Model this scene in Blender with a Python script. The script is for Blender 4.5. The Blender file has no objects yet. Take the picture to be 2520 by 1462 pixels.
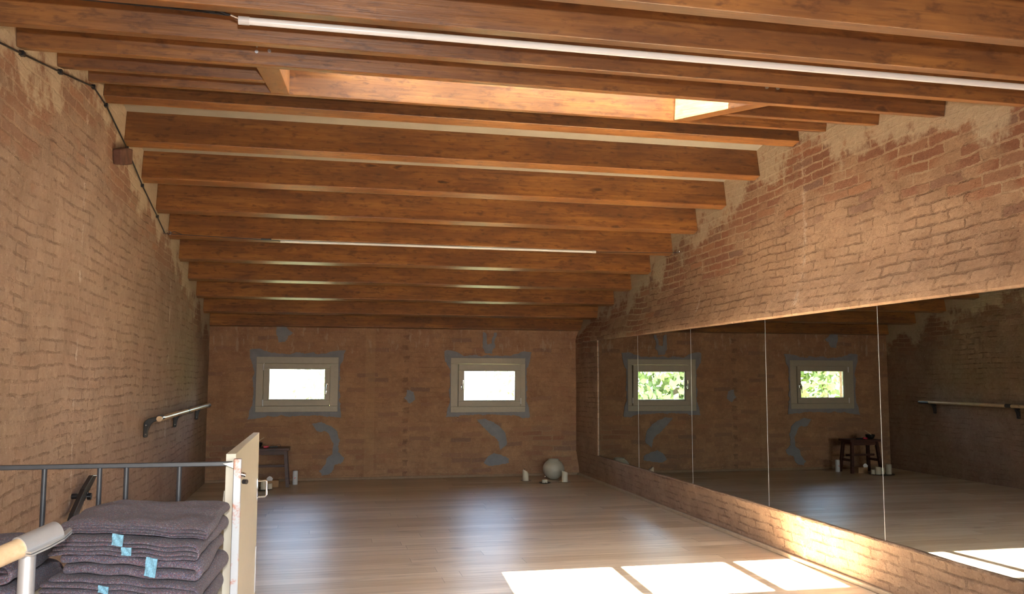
import bpy, bmesh, math, random
from mathutils import Vector, Matrix, noise
random.seed(7)
S = bpy.context.scene
COL = S.collection
# ------------------------------------------------------------------ camera
YAW, PIT, ROL, FPX, CAMH = .2130, .0901, .0026, 2126.24, 1.1962
cy, sy, cp, sp = math.cos(YAW), math.sin(YAW), math.cos(PIT), math.sin(PIT)
fw = Vector((sy*cp, cy*cp, sp)); rt = Vector((cy, -sy, 0)); up = rt.cross(fw)
cr, sr = math.cos(ROL), math.sin(ROL)
r2 = rt*cr + up*sr; u2 = up*cr - rt*sr
cam_d = bpy.data.cameras.new('camera'); cam = bpy.data.objects.new('camera', cam_d); COL.objects.link(cam)
M = Matrix.Identity(4)
for i in range(3):
    M[i][0] = r2[i]; M[i][1] = u2[i]; M[i][2] = -fw[i]
M[2][3] = CAMH
cam.matrix_world = M
cam_d.sensor_width = 36; cam_d.lens = FPX/2520*36; cam_d.clip_start = .02; cam_d.clip_end = 200
S.camera = cam
# ------------------------------------------------------------------ view, sky, sun, flash
S.view_settings.view_transform = 'Standard'; S.view_settings.look = 'None'
S.view_settings.gamma = 1; S.view_settings.use_curve_mapping = False
S.view_settings.exposure = 1.42
w = bpy.data.worlds.new('sky'); S.world = w; w.use_nodes = True
wn = w.node_tree.nodes; wn.clear()
bgn = wn.new('ShaderNodeBackground'); wo = wn.new('ShaderNodeOutputWorld')
sky = wn.new('ShaderNodeTexSky'); sky.sky_type = 'NISHITA'; sky.sun_disc = False
sky.sun_elevation = math.radians(68); sky.sun_rotation = math.radians(245)
hz = wn.new('ShaderNodeMix'); hz.data_type = 'RGBA'; hz.inputs[0].default_value = .45; hz.inputs[7].default_value = (.55, .56, .56, 1)
w.node_tree.links.new(sky.outputs[0], hz.inputs[6]); w.node_tree.links.new(hz.outputs[2], bgn.inputs[0]); bgn.inputs[1].default_value = 2.3
w.node_tree.links.new(bgn.outputs[0], wo.inputs[0])

def lamp(name, kind, energy, loc, color=(1, 1, 1), direction=None, **kw):
    d = bpy.data.lights.new(name, kind); d.energy = energy; d.color = color
    for k, v in kw.items(): setattr(d, k, v)
    o = bpy.data.objects.new(name, d); o.location = loc; COL.objects.link(o)
    if direction is not None: o.rotation_euler = Vector(direction).to_track_quat('-Z', 'Y').to_euler()
    return o
SUN = 92.0
lamp('sun', 'SUN', SUN, (0, 0, 12), (1, .95, .87), (.34, .158, -1), angle=.012)
lamp('camera_flash', 'POINT', 70, (0.02, -.02, CAMH+.14), (1, .985, .95), shadow_soft_size=.02)
# portals help the sky find the openings
for nm, loc, sx, sz, dr in (('portal', (-.298, 10.30, 1.086), .7, .45, (0, -1, 0)), ('portal', (1.925, 10.30, 1.07), .7, .45, (0, -1, 0)),
                            ('portal', (1.03, 4.47, 3.2), 2.3, 1.1, (0, 0, -1)), ('portal', (.95, -1.35, 1.05), 4.0, 1.1, (0, 1, 0))):
    p = lamp(nm, 'AREA', 1, loc, (1, 1, 1), dr, shape='RECTANGLE', size=sx, size_y=sz)
    p.data.cycles.is_portal = True
# ------------------------------------------------------------------ material helpers
class NT:
    def __init__(s, name):
        s.m = bpy.data.materials.new(name); s.m.use_nodes = True
        s.t = s.m.node_tree; s.n = s.t.nodes; s.n.clear()
        s.out = s.n.new('ShaderNodeOutputMaterial')
    def put(s, sock, v):
        if isinstance(v, bpy.types.NodeSocket): s.t.links.new(v, sock)
        elif v is not None:
            if isinstance(v, (tuple, list)) and len(v) == 3 and sock.type == 'RGBA': v = (*v, 1)
            sock.default_value = v
    def node(s, typ, _out=0, _set=None, **ins):
        n = s.n.new('ShaderNode'+typ)
        for k, v in (_set or {}).items(): setattr(n, k, v)
        for k, v in ins.items():
            key = int(k[1:]) if k[0] == 'i' and k[1:].isdigit() else k.replace('_', ' ')
            s.put(n.inputs[key], v)
        return n.outputs[_out]
    def math(s, op, a, b=None, clamp=False):
        n = s.n.new('ShaderNodeMath'); n.operation = op; n.use_clamp = clamp
        s.put(n.inputs[0], a)
        if b is not None: s.put(n.inputs[1], b)
        return n.outputs[0]
    def mix(s, f, a, b, mode='MIX'):
        n = s.n.new('ShaderNodeMix'); n.data_type = 'RGBA'; n.blend_type = mode
        s.put(n.inputs[0], f); s.put(n.inputs[6], a); s.put(n.inputs[7], b)
        return n.outputs[2]
    def ramp(s, f, stops, out=0):
        n = s.n.new('ShaderNodeValToRGB'); e = n.color_ramp.elements
        while len(e) < len(stops): e.new(.5)
        for el, (p, c) in zip(e, stops):
            el.position = p; el.color = (c, c, c, 1) if isinstance(c, (int, float)) else (*c, 1)
        s.put(n.inputs[0], f); return n.outputs[out]
    def vec(s, x, y, z=0.0):
        return s.node('CombineXYZ', X=x, Y=y, Z=z)
    def noise(s, v, scale, detail=3, rough=.55, out=0):
        return s.node('TexNoise', _out=out, Vector=v, Scale=scale, Detail=detail, Roughness=rough)
    def coord(s):
        tc = s.n.new('ShaderNodeTexCoord'); return tc.outputs['Object']
    def sep(s, v):
        n = s.n.new('ShaderNodeSeparateXYZ'); s.put(n.inputs[0], v); return n.outputs
    def bump(s, h, strength=.5, dist=.01):
        return s.node('Bump', Height=h, Strength=strength, Distance=dist)
    def bsdf(s, color, rough=.6, metal=0., bump=None, spec=.5, **kw):
        n = s.n.new('ShaderNodeBsdfPrincipled')
        s.put(n.inputs['Base Color'], color); s.put(n.inputs['Roughness'], rough); s.put(n.inputs['Metallic'], metal)
        s.put(n.inputs['Specular IOR Level'], spec)
        if bump is not None: s.put(n.inputs['Normal'], bump)
        for k, v in kw.items(): s.put(n.inputs[k.replace('_', ' ')], v)
        s.t.links.new(n.outputs[0], s.out.inputs[0]); return s.m
def plain(name, col, rough=.5, metal=0., spec=.5, nscale=25, var=.12, bstr=.15, **kw):
    t = NT(name); c = t.coord(); n = t.noise(c, nscale, 4)
    f = t.ramp(n, [(.3, 1-var), (.7, 1+var)])
    return t.bsdf(t.mix(1., (*col, 1), f, 'MULTIPLY'), rough, metal, t.bump(n, bstr, .002), spec, **kw)

RIDGE_Y, RIDGE_Z, SLOPE = 5.05, 3.006, .2081
TH = math.atan(SLOPE)
def brick_mat(name, side):
    t = NT(name); c = t.coord(); x, y, z = t.sep(c)
    u = {'back': x, 'left': y, 'right': y}[side]
    wob = t.math('MULTIPLY', t.math('SUBTRACT', t.noise(c, .9, 2), .5), .10)
    wob2 = t.math('MULTIPLY', t.math('SUBTRACT', t.noise(c, 8, 6, .72), .5), .038)
    zz = t.math('ADD', t.math('ADD', z, wob), wob2)
    uu = t.math('ADD', u, t.math('MULTIPLY', t.math('SUBTRACT', t.noise(c, 6, 5, .7), .5), .10))
    bn = t.n.new('ShaderNodeTexBrick'); bn.offset = .5; bn.squash = 1
    t.put(bn.inputs['Vector'], t.vec(uu, zz)); t.put(bn.inputs['Color1'], (0, 0, 0)); t.put(bn.inputs['Color2'], (1, 1, 1)); t.put(bn.inputs['Mortar'], (.5, .5, .5))
    for k, v in (('Scale', 1.), ('Mortar Size', .0075), ('Mortar Smooth', .35), ('Bias', 0.), ('Brick Width', .245), ('Row Height', .0585)): t.put(bn.inputs[k], v)
    rnd, mort = bn.outputs['Color'], bn.outputs['Fac']
    n1 = t.noise(c, 1.3, 4); n2 = t.noise(c, 5, 5, .65); n3 = t.noise(c, 28, 5, .7); n4 = t.noise(c, 90, 3)
    red = t.ramp(rnd, [(0, (.15, .058, .036)), (.35, (.25, .10, .055)), (.62, (.20, .085, .055)), (.8, (.33, .16, .09)), (1, (.16, .095, .075))])
    red = t.mix(t.math('MULTIPLY', n3, .5), red, (.34, .20, .12))
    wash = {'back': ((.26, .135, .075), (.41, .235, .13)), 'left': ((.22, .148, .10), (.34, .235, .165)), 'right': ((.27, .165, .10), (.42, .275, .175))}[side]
    w1 = t.mix(t.ramp(n2, [(.3, 0.), (.7, 1.)]), wash[0], wash[1])
    w1 = t.mix(t.math('MULTIPLY', rnd, .25), w1, (.23, .125, .085))
    w1 = t.mix(t.ramp(n3, [(.5, 0.), (.75, .5)]), w1, tuple(q*1.25 for q in wash[1]))
    w1 = t.mix(t.ramp(t.noise(c, 17, 4, .7), [(.56, 0.), (.68, .35)]), w1, (.20, .105, .065))
    # distance below the roof line decides how much raw brick shows
    dist = t.math('SUBTRACT', t.math('SUBTRACT', RIDGE_Z, t.math('MULTIPLY', t.math('ABSOLUTE', t.math('SUBTRACT', y, RIDGE_Y)), SLOPE)), z)
    if side == 'back':
        e = t.math('ADD', t.math('MULTIPLY', n1, .7), t.math('MULTIPLY', rnd, .55))
        low = t.math('MULTIPLY', t.math('LESS_THAN', z, .62), .10)
        e = t.math('ADD', e, low)
        expo = t.ramp(e, [(.76, 0.), (.84, .85)])
    else:
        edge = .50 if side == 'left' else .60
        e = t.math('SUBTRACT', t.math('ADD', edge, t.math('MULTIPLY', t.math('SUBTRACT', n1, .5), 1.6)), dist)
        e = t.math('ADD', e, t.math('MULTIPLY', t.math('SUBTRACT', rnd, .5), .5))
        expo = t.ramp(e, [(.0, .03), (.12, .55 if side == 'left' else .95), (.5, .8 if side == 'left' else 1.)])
    col = t.mix(expo, w1, red)
    # mortar: pale and raised where brick is raw, thin dark broken gaps where it is washed over
    pale = t.mix(n3, (.34, .23, .14), (.52, .40, .27)) if side != 'back' else t.mix(n3, (.26, .16, .09), (.38, .26, .16))
    mm = t.math('MULTIPLY', mort, t.ramp(n2, [(.35, .45), (.6, 1.)]))
    col = t.mix(t.math('MULTIPLY', mm, expo), col, pale)
    fz = t.math('FRACT', t.math('DIVIDE', zz, .0585)); dh = t.math('MINIMUM', fz, t.math('SUBTRACT', 1., fz))
    hline = t.ramp(dh, [(.0, 1.), (.085, 0.)])
    lines = t.math('MAXIMUM', hline, t.math('MULTIPLY', mort, .4))
    brk = t.ramp(t.noise(c, 6, 7, .78), [(.46, 0.), (.60, 1.)])
    gap = t.math('MULTIPLY', t.math('MULTIPLY', lines, brk), t.math('SUBTRACT', 1., expo))
    pits = t.math('MULTIPLY', t.ramp(t.noise(c, 55, 3, .6), [(.60, 0.), (.68, 1.)]), t.ramp(t.noise(c, 4, 3), [(.45, .1), (.6, 1.)]))
    col = t.mix(t.math('MULTIPLY', pits, .45), col, (.15, .07, .04))
    col = t.mix(t.math('MULTIPLY', gap, .7 if side != 'back' else .22), col, (.10, .045, .025))
    # pale mortar smears close under the beams
    if side != 'back':
        sm = t.math('ADD', t.math('MULTIPLY', t.math('SUBTRACT', .42, dist), 1.1), t.math('MULTIPLY', t.math('SUBTRACT', t.noise(c, 3.1, 8, .68), .5), 1.7))
        smf = t.ramp(sm, [(.08, 0.), (.22, .85)])
        col = t.mix(smf, col, t.mix(n3, (.40, .31, .21), (.56, .46, .33)))
    # specks, soot and the scars of vertical toothing
    col = t.mix(t.ramp(n4, [(.64, 0.), (.72, .35)]), col, (.62, .50, .40))
    if side == 'back':
        tooth = t.math('MULTIPLY', t.math('LESS_THAN', t.math('ABSOLUTE', t.math('SUBTRACT', t.math('ADD', x, t.math('MULTIPLY', wob2, 4.)), .93)), .030), t.ramp(t.node('TexWave', _set={'bands_direction': 'Z'}, Vector=c, Scale=2.6, Distortion=3.5, Detail=3.), [(.42, 0.), (.6, 1.)]))
        col = t.mix(t.math('MULTIPLY', t.math('MULTIPLY', tooth, t.ramp(n3, [(.4, .2), (.6, 1.)])), .6), col, (.11, .06, .04))
        band = t.math('LESS_THAN', t.math('ABSOLUTE', t.math('SUBTRACT', x, .52)), .055)
        col = t.mix(t.math('MULTIPLY', band, .3), col, (.42, .26, .14))
        topm = t.math('MULTIPLY', t.ramp(z, [(1.40, 0.), (1.5, 1.)]) if False else t.math('GREATER_THAN', z, 1.44), t.ramp(t.noise(t.vec(t.math('MULTIPLY', x, 3.), t.math('MULTIPLY', z, .8)), 6, 3), [(.58, 0.), (.66, .7)]))
        col = t.mix(t.math('MULTIPLY', topm, .7), col, (.45, .34, .25))
    else:
        for yy, hw in ((4.9, .018), (7.6, .02)) if side == 'left' else ((5.15, .022), (6.75, .014)):
            sc = t.math('MULTIPLY', t.math('LESS_THAN', t.math('ABSOLUTE', t.math('SUBTRACT', t.math('ADD', y, t.math('MULTIPLY', wob2, 6.)), yy)), hw), t.ramp(t.noise(c, 8, 5, .75), [(.5, 0.), (.6, 1.)]))
            col = t.mix(t.math('MULTIPLY', sc, .5), col, (.60, .48, .38))
    # relief
    h = t.math('MULTIPLY', t.math('MULTIPLY', mort, t.mix(expo, brk, (1., 1., 1.))), t.math('SUBTRACT', t.math('MULTIPLY', expo, .9), .8))
    h = t.math('ADD', h, t.math('MULTIPLY', n2, .7)); h = t.math('ADD', h, t.math('MULTIPLY', n3, .9)); h = t.math('ADD', h, t.math('MULTIPLY', rnd, .2))
    h = t.math('SUBTRACT', h, t.math('MULTIPLY', gap, .7)); h = t.math('SUBTRACT', h, t.math('MULTIPLY', pits, .25))
    return t.bsdf(col, .82, 0, t.bump(h, {'back': .42, 'left': .6, 'right': .72}[side], .012), .25)

def wood_mat(name, dark, mid, light, rough=.38, spec=.5, bump=.25, gscale=1., blots=.58):
    t = NT(name); tc = t.coord()
    oi = t.n.new('ShaderNodeObjectInfo')
    off = t.vec(t.math('MULTIPLY', oi.outputs['Random'], 60.), t.math('MULTIPLY', oi.outputs['Random'], 31.), 0.)
    v = t.node('VectorMath', _set={'operation': 'ADD'}, i0=tc, i1=off)
    x, y, z = t.sep(v)
    g = t.noise(t.vec(t.math('MULTIPLY', x, .9*gscale), t.math('MULTIPLY', y, 30.*gscale), t.math('MULTIPLY', z, 30.*gscale)), 1.6, 6, .68)
    b = t.noise(t.vec(t.math('MULTIPLY', x, 1.3), t.math('MULTIPLY', y, 5.), t.math('MULTIPLY', z, 5.)), 1.5, 4, .6)
    kn = t.n.new('ShaderNodeTexVoronoi'); kn.feature = 'F1'
    t.put(kn.inputs['Vector'], t.vec(t.math('ADD', t.math('MULTIPLY', x, 2.0), t.math('MULTIPLY', b, 1.2)), t.math('ADD', t.math('MULTIPLY', y, 5.5), b), t.math('ADD', t.math('MULTIPLY', z, 5.5), t.math('MULTIPLY', b, .8)))); t.put(kn.inputs['Scale'], 1.75)
    knot = t.ramp(t.math('ADD', kn.outputs['Distance'], t.math('MULTIPLY', g, .12)), [(.11, 1.), (.24, 0.)])
    knot = t.math('MULTIPLY', knot, t.math('MULTIPLY', t.math('GREATER_THAN', t.sep(kn.outputs['Color'])[0], .5), t.sep(kn.outputs['Color'])[1]))
    col = t.mix(t.ramp(g, [(.3, 0.), (.7, 1.)]), mid, light)
    col = t.mix(t.ramp(b, [(.42, .5), (.62, 0.)]), col, dark)
    bl1 = t.ramp(t.noise(t.vec(t.math('MULTIPLY', x, 7.5), t.math('MULTIPLY', y, 19.), t.math('MULTIPLY', z, 19.)), 1.6, 5, .62), [(.55, 0.), (.67, 1.)])
    bl2 = t.ramp(t.noise(t.vec(t.math('MULTIPLY', x, 3.), t.math('MULTIPLY', y, 26.), t.math('MULTIPLY', z, 26.)), 2.1, 4, .6), [(.55, 0.), (.66, .8)])
    blot = t.math('MAXIMUM', bl1, bl2)
    col = t.mix(t.math('MULTIPLY', blot, blots), col, tuple(q*.72 for q in dark))
    rim = t.math('MULTIPLY', t.ramp(kn.outputs['Distance'], [(.14, 0.), (.22, .3), (.30, 0.)]), t.math('GREATER_THAN', t.sep(kn.outputs['Color'])[0], .55))
    col = t.mix(rim, col, light)
    col = t.mix(t.math('MULTIPLY', knot, .9), col, tuple(c*.4 for c in dark))
    # finger joints of the laminated boards
    pl = t.n.new('ShaderNodeTexBrick'); t.put(pl.inputs['Vector'], t.vec(x, t.math('ADD', z, 0.0))); t.put(pl.inputs['Color1'], (0, 0, 0)); t.put(pl.inputs['Color2'], (1, 1, 1)); t.put(pl.inputs['Mortar'], (.5, .5, .5))
    for k, q in (('Scale', 1.), ('Mortar Size', .0002), ('Brick Width', .9), ('Row Height', .042)): t.put(pl.inputs[k], q)
    col = t.mix(t.math('MULTIPLY', pl.outputs['Color'], .28), col, dark)
    hh = t.math('SUBTRACT', t.math('ADD', g, t.math('MULTIPLY', b, .5)), t.math('MULTIPLY', knot, .6))
    return t.bsdf(col, t.ramp(g, [(0, rough-.06), (1, rough+.1)]), 0, t.bump(hh, bump, .004), spec)

def floor_mat():
    t = NT('pale_oak_boards'); c = t.coord(); x, y, z = t.sep(c)
    row = t.math('FLOOR', t.math('DIVIDE', y, .145))
    ro = t.node('TexWhiteNoise', _set={'noise_dimensions': '1D'}, W=row)
    bn = t.n.new('ShaderNodeTexBrick'); bn.offset = 0
    t.put(bn.inputs['Vector'], t.vec(t.math('ADD', x, t.math('MULTIPLY', ro, 5.7)), y)); t.put(bn.inputs['Color1'], (0, 0, 0)); t.put(bn.inputs['Color2'], (1, 1, 1)); t.put(bn.inputs['Mortar'], (0, 0, 0))
    for k, v in (('Scale', 1.), ('Mortar Size', .0012), ('Mortar Smooth', .1), ('Bias', 0.), ('Brick Width', 1.9), ('Row Height', .145)): t.put(bn.inputs[k], v)
    rnd, gap = bn.outputs['Color'], bn.outputs['Fac']
    r1 = t.sep(rnd)[0]
    sh = t.math('MULTIPLY', r1, 37.)
    g = t.noise(t.vec(t.math('ADD', t.math('MULTIPLY', x, 1.), sh), t.math('MULTIPLY', y, 22.)), 1.8, 5, .62)
    b = t.noise(t.vec(t.math('ADD', x, sh), t.math('MULTIPLY', y, 4.)), 2.2, 3)
    col = t.mix(r1, (.52, .375, .235), (.74, .59, .42))
    col = t.mix(t.ramp(g, [(.35, .0), (.75, .55)]), col, (.26, .16, .09))
    col = t.mix(t.ramp(b, [(.60, 0.), (.74, .55)]), col, (.20, .115, .06))
    col = t.mix(t.math('MULTIPLY', gap, .8), col, (.06, .035, .02))
    h = t.math('SUBTRACT', t.math('MULTIPLY', g, .5), t.math('MULTIPLY', gap, 1.))
    return t.bsdf(col, t.ramp(g, [(.2, .34), (.8, .42)]), 0, t.bump(h, .12, .003), .5)

def felt_mat():
    t = NT('grey_purple_recycled_felt'); c = t.coord()
    n = t.noise(c, 220, 3, .7); n2 = t.noise(c, 420, 2); n3 = t.noise(c, 14, 3)
    vo = t.n.new('ShaderNodeTexVoronoi'); t.put(vo.inputs['Vector'], t.node('VectorMath', _set={'operation': 'MULTIPLY'}, i0=c, i1=(1., 1., 2.))); t.put(vo.inputs['Scale'], 560.)
    hue = vo.outputs['Color']; r, g_, b_ = t.sep(hue)
    col = t.mix(t.ramp(n, [(.35, 0.), (.65, 1.)]), (.046, .041, .058), (.125, .110, .132))
    col = t.mix(t.math('MULTIPLY', t.math('GREATER_THAN', r, .80), .5), col, (.24, .05, .06))
    col = t.mix(t.math('MULTIPLY', t.math('GREATER_THAN', g_, .88), .6), col, (.07, .10, .22))
    col = t.mix(t.math('MULTIPLY', t.math('GREATER_THAN', b_, .94), .45), col, (.45, .42, .42))
    h = t.math('ADD', t.math('MULTIPLY', n2, .6), t.math('MULTIPLY', n3, .8))
    return t.bsdf(col, .95, 0, t.bump(h, .6, .004), .1, Sheen_Weight=.08, Sheen_Roughness=.6)

def cement_mat():
    t = NT('grey_cement'); c = t.coord(); n = t.noise(c, 9, 5, .6); n2 = t.noise(c, 60, 4)
    col = t.mix(n, (.16, .165, .185), (.29, .29, .31))
    return t.bsdf(col, .9, 0, t.bump(t.math('ADD', n, t.math('MULTIPLY', n2, .8)), .9, .008), .2)
def steel_mat():
    t = NT('bare_steel_with_rust'); c = t.coord(); n = t.noise(c, 22, 5, .65); n2 = t.noise(c, 120, 3)
    col = t.mix(t.ramp(n, [(.52, 0.), (.62, .9)]), (.42, .42, .44), (.40, .17, .11))
    return t.bsdf(col, .45, .35, t.bump(n2, .2, .001), .5)
def glass_mat():
    t = NT('clear_window_glass')
    tr = t.n.new('ShaderNodeBsdfTransparent'); tr.inputs[0].default_value = (.95, .97, .96, 1)
    gl = t.n.new('ShaderNodeBsdfGlossy'); gl.inputs['Roughness'].default_value = .02
    fr = t.node('Fresnel', IOR=1.45); mx = t.n.new('ShaderNodeMixShader')
    t.put(mx.inputs[0], fr); t.t.links.new(tr.outputs[0], mx.inputs[1]); t.t.links.new(gl.outputs[0], mx.inputs[2])
    t.t.links.new(mx.outputs[0], t.out.inputs[0]); return t.m
def mirror_mat():
    t = NT('silvered_mirror_glass'); g = t.n.new('ShaderNodeBsdfGlossy')
    g.inputs['Color'].default_value = (.52, .53, .50, 1); g.inputs['Roughness'].default_value = 0.0
    t.t.links.new(g.outputs[0], t.out.inputs[0]); return t.m
def leaf_mat():
    t = NT('green_leaves'); n = t.noise(t.coord(), 2.2, 3)
    return t.bsdf(t.mix(n, (.20, .27, .09), (.42, .48, .22)), .6, 0, None, .2)

MAT = dict(
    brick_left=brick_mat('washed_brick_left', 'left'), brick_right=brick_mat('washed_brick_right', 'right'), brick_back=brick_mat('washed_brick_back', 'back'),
    beam=wood_mat('stained_spruce', (.10, .040, .024), (.26, .100, .027), (.42, .185, .052), .36, .5, .35),
    stool=wood_mat('dark_stained_stool_wood', (.035, .012, .008), (.075, .024, .014), (.11, .035, .02), .45, .4, .2),
    oak=wood_mat('varnished_oak', (.40, .26, .14), (.54, .37, .22), (.62, .45, .29), .35, .5, .1, 2., .12),
    floor=floor_mat(), felt=felt_mat(), cement=cement_mat(), rusty=steel_mat(), glass=glass_mat(), mirror=mirror_mat(), leaf=leaf_mat(),
    ceil=plain('cream_painted_boards', (.30, .265, .215), .8, nscale=6, var=.06),
    frame=plain('greige_painted_frame', (.36, .315, .25), .5, var=.04),
    baseb2=plain('dull_oak_strip', (.26, .16, .09), .6), baseb=plain('pale_oak_skirting', (.42, .31, .20), .5, var=.1),
    tube=plain('white_opal_tube', (.93, .92, .91), .25, var=.01, bstr=.02),
    tubecap=plain('white_plastic_cap', (.75, .72, .70), .35, var=.02),
    black=plain('black_painted_metal', (.012, .012, .014), .3, 0, .6, var=.1, bstr=.05),
    blackrub=plain('black_rubber', (.015, .014, .015), .55, var=.1),
    darkrail=plain('dark_grey_painted_steel', (.045, .045, .052), .4, .2, var=.1),
    chrome=plain('polished_chrome', (.85, .85, .86), .12, 1., var=.02, bstr=.02),
    alu=plain('satin_aluminium', (.58, .59, .62), .32, .72, nscale=60, var=.03, bstr=.03),
    cream=plain('cream_laminate', (.55, .50, .41), .45, var=.02, bstr=.03),
    creamedge=plain('pale_laminate_edge', (.62, .61, .57), .45, var=.02, bstr=.03),
    wax=plain('ivory_candle_wax', (.62, .55, .43), .5, var=.05, Subsurface_Weight=.15, Subsurface_Radius=(.01, .008, .005)),
    wick=plain('burnt_wick', (.02, .018, .016), .9),
    ceram=plain('matt_stoneware', (.42, .385, .31), .45, var=.04),
    darkdish=plain('dark_iron_dish', (.03, .025, .025), .35, .5),
    paledish=plain('pale_saucer', (.34, .27, .20), .4),
    white=plain('white_enamel', (.60, .60, .62), .35, var=.03), redink=plain('red_print', (.65, .05, .04), .5),
    red=plain('red_plastic', (.55, .02, .06), .35), brass=plain('hammered_brass', (.55, .38, .16), .3, 1., bstr=.4),
    paper=plain('white_paper', (.68, .66, .66), .8, var=.03), card=plain('brown_cardboard', (.35, .20, .10), .8),
    label=plain('light_blue_cloth_tape', (.15, .32, .43), .85, nscale=300, var=.25, bstr=.4),
    timber=plain('old_weathered_timber', (.12, .055, .035), .85, nscale=18, var=.35, bstr=.8),
    bark=plain('bark', (.16, .11, .07), .9), grass=plain('meadow', (.16, .18, .09), .9),
    roof=plain('roof_underlay', (.30, .22, .16), .9), thread=plain('pale_hem_stitching', (.40, .35, .36), .9),
)
# ------------------------------------------------------------------ mesh helpers
class MB:
    def __init__(s): s.bm = bmesh.new()
    def box(s, x0, x1, y0, y1, z0, z1, bevel=0, mat=None):
        vs = [s.bm.verts.new((x, y, z)) for x in (x0, x1) for y in (y0, y1) for z in (z0, z1)]
        fs = [s.bm.faces.new([vs[i] for i in q]) for q in ((0, 1, 3, 2), (4, 6, 7, 5), (0, 4, 5, 1), (2, 3, 7, 6), (0, 2, 6, 4), (1, 5, 7, 3))]
        if bevel:
            es = list({e for f in fs for e in f.edges})
            g = bmesh.ops.bevel(s.bm, geom=es, offset=bevel, segments=2, profile=.5, affect='EDGES')
            if mat is not None:
                bmesh.ops.transform(s.bm, matrix=mat, verts=list({v for f in g['faces'] for v in f.verts} | {v for v in vs if v.is_valid}))
        elif mat is not None: bmesh.ops.transform(s.bm, matrix=mat, verts=vs)
        return s
    def tube(s, pts, r, seg=12, caps=True):
        pts = [Vector(p) for p in pts]; rings = []
        rr = r if isinstance(r, (list, tuple)) else [r]*len(pts)
        prev = None
        for i, p in enumerate(pts):
            d = (pts[min(i+1, len(pts)-1)]-pts[max(i-1, 0)]).normalized()
            if prev is None:
                a = d.orthogonal().normalized()
            else:
                a = (prev - d*prev.dot(d)).normalized()
            prev = a; b = d.cross(a)
            rings.append([s.bm.verts.new(p + (a*math.cos(t)+b*math.sin(t))*rr[i]) for t in [2*math.pi*k/seg for k in range(seg)]])
        for A, B in zip(rings, rings[1:]):
            for k in range(seg): s.bm.faces.new((A[k], A[(k+1) % seg], B[(k+1) % seg], B[k]))
        if caps: s.bm.faces.new(rings[0][::-1]); s.bm.faces.new(rings[-1])
        return s
    def lathe(s, prof, c=(0, 0, 0), seg=32, jit=0):
        rings = []
        for r, z in prof:
            if r < 1e-6: rings.append([s.bm.verts.new((c[0], c[1], c[2]+z))])
            else: rings.append([s.bm.verts.new((c[0]+r*math.cos(t), c[1]+r*math.sin(t), c[2]+z+(jit*math.sin(t*2+r*90) if jit else 0))) for t in [2*math.pi*k/seg for k in range(seg)]])
        for A, B in zip(rings, rings[1:]):
            for k in range(seg):
                a = [A[k % len(A)], A[(k+1) % len(A)]] if len(A) > 1 else [A[0]]
                b = [B[(k+1) % len(B)], B[k % len(B)]] if len(B) > 1 else [B[0]]
                if len(a)+len(b) > 2: s.bm.faces.new(a+b)
        return s
    def prism(s, outline, axis, lo, hi):
        # outline: 2d points in the plane normal to axis (0 -> (y,z), 1 -> (x,z), 2 -> (x,y))
        def P(p, h):
            return {0: (h, p[0], p[1]), 1: (p[0], h, p[1]), 2: (p[0], p[1], h)}[axis]
        A = [s.bm.verts.new(P(p, lo)) for p in outline]; B = [s.bm.verts.new(P(p, hi)) for p in outline]
        n = len(A); s.bm.faces.new(A[::-1]); s.bm.faces.new(B)
        for k in range(n): s.bm.faces.new((A[k], A[(k+1) % n], B[(k+1) % n], B[k]))
        return s
    def ring(s, x0, x1, z0, z1, X0, X1, Z0, Z1, y0, y1):
        # rectangular frame: outer X/Z, inner x/z, spanning y0..y1
        s.box(X0, X1, y0, y1, Z0, z0); s.box(X0, X1, y0, y1, z1, Z1); s.box(X0, x0, y0, y1, z0, z1); s.box(x1, X1, y0, y1, z0, z1)
        return s
    def build(s, name, mat, parent=None, smooth=False, loc=None, bevel=0, label=None):
        bmesh.ops.recalc_face_normals(s.bm, faces=s.bm.faces[:])
        me = bpy.data.meshes.new(name); s.bm.to_mesh(me); s.bm.free()
        o = bpy.data.objects.new(name, me); COL.objects.link(o)
        me.materials.append(mat)
        if smooth:
            for p in me.polygons: p.use_smooth = True
            try: me.set_sharp_from_angle(angle=math.radians(40))
            except Exception: pass
        if bevel:
            b = o.modifiers.new('bevel', 'BEVEL'); b.width = bevel; b.segments = 2; b.limit_method = 'ANGLE'
        if loc: o.location = loc
        if parent: o.parent = parent
        if label: o['label'] = label
        return o
def shift(mb, dx=0, dy=0, dz=0):
    bmesh.ops.translate(mb.bm, verts=mb.bm.verts[:], vec=(dx, dy, dz)); return mb
def tag(o, label, cat, group=None):
    o['label'] = label; o['category'] = cat
    if group: o['group'] = group
    return o
def struct(o): o['kind'] = 'structure'; return o
def thing(name, label, cat, loc=(0, 0, 0), rotz=0, group=None):
    o = bpy.data.objects.new(name, None); o.empty_display_size = .1; COL.objects.link(o)
    o.location = loc; o.rotation_euler = (0, 0, rotz); return tag(o, label, cat, group)
def dup(o, parent=None):
    c = o.copy(); COL.objects.link(c)
    if parent: c.parent = parent
    for ch in list(o.children): dup(ch, c)
    return c
# ------------------------------------------------------------------ shell
XL, XR, YB, YF = -1.262, 3.10, 10.163, -1.3
struct(MB().box(XL-.35, 3.5, YF-.4, YB+.4, -.2, 0).build('floor', MAT['floor']))
struct(MB().box(XL-.35, XL, YF, YB+.3, 0, 3.25).build('wall_left', MAT['brick_left']))
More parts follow.
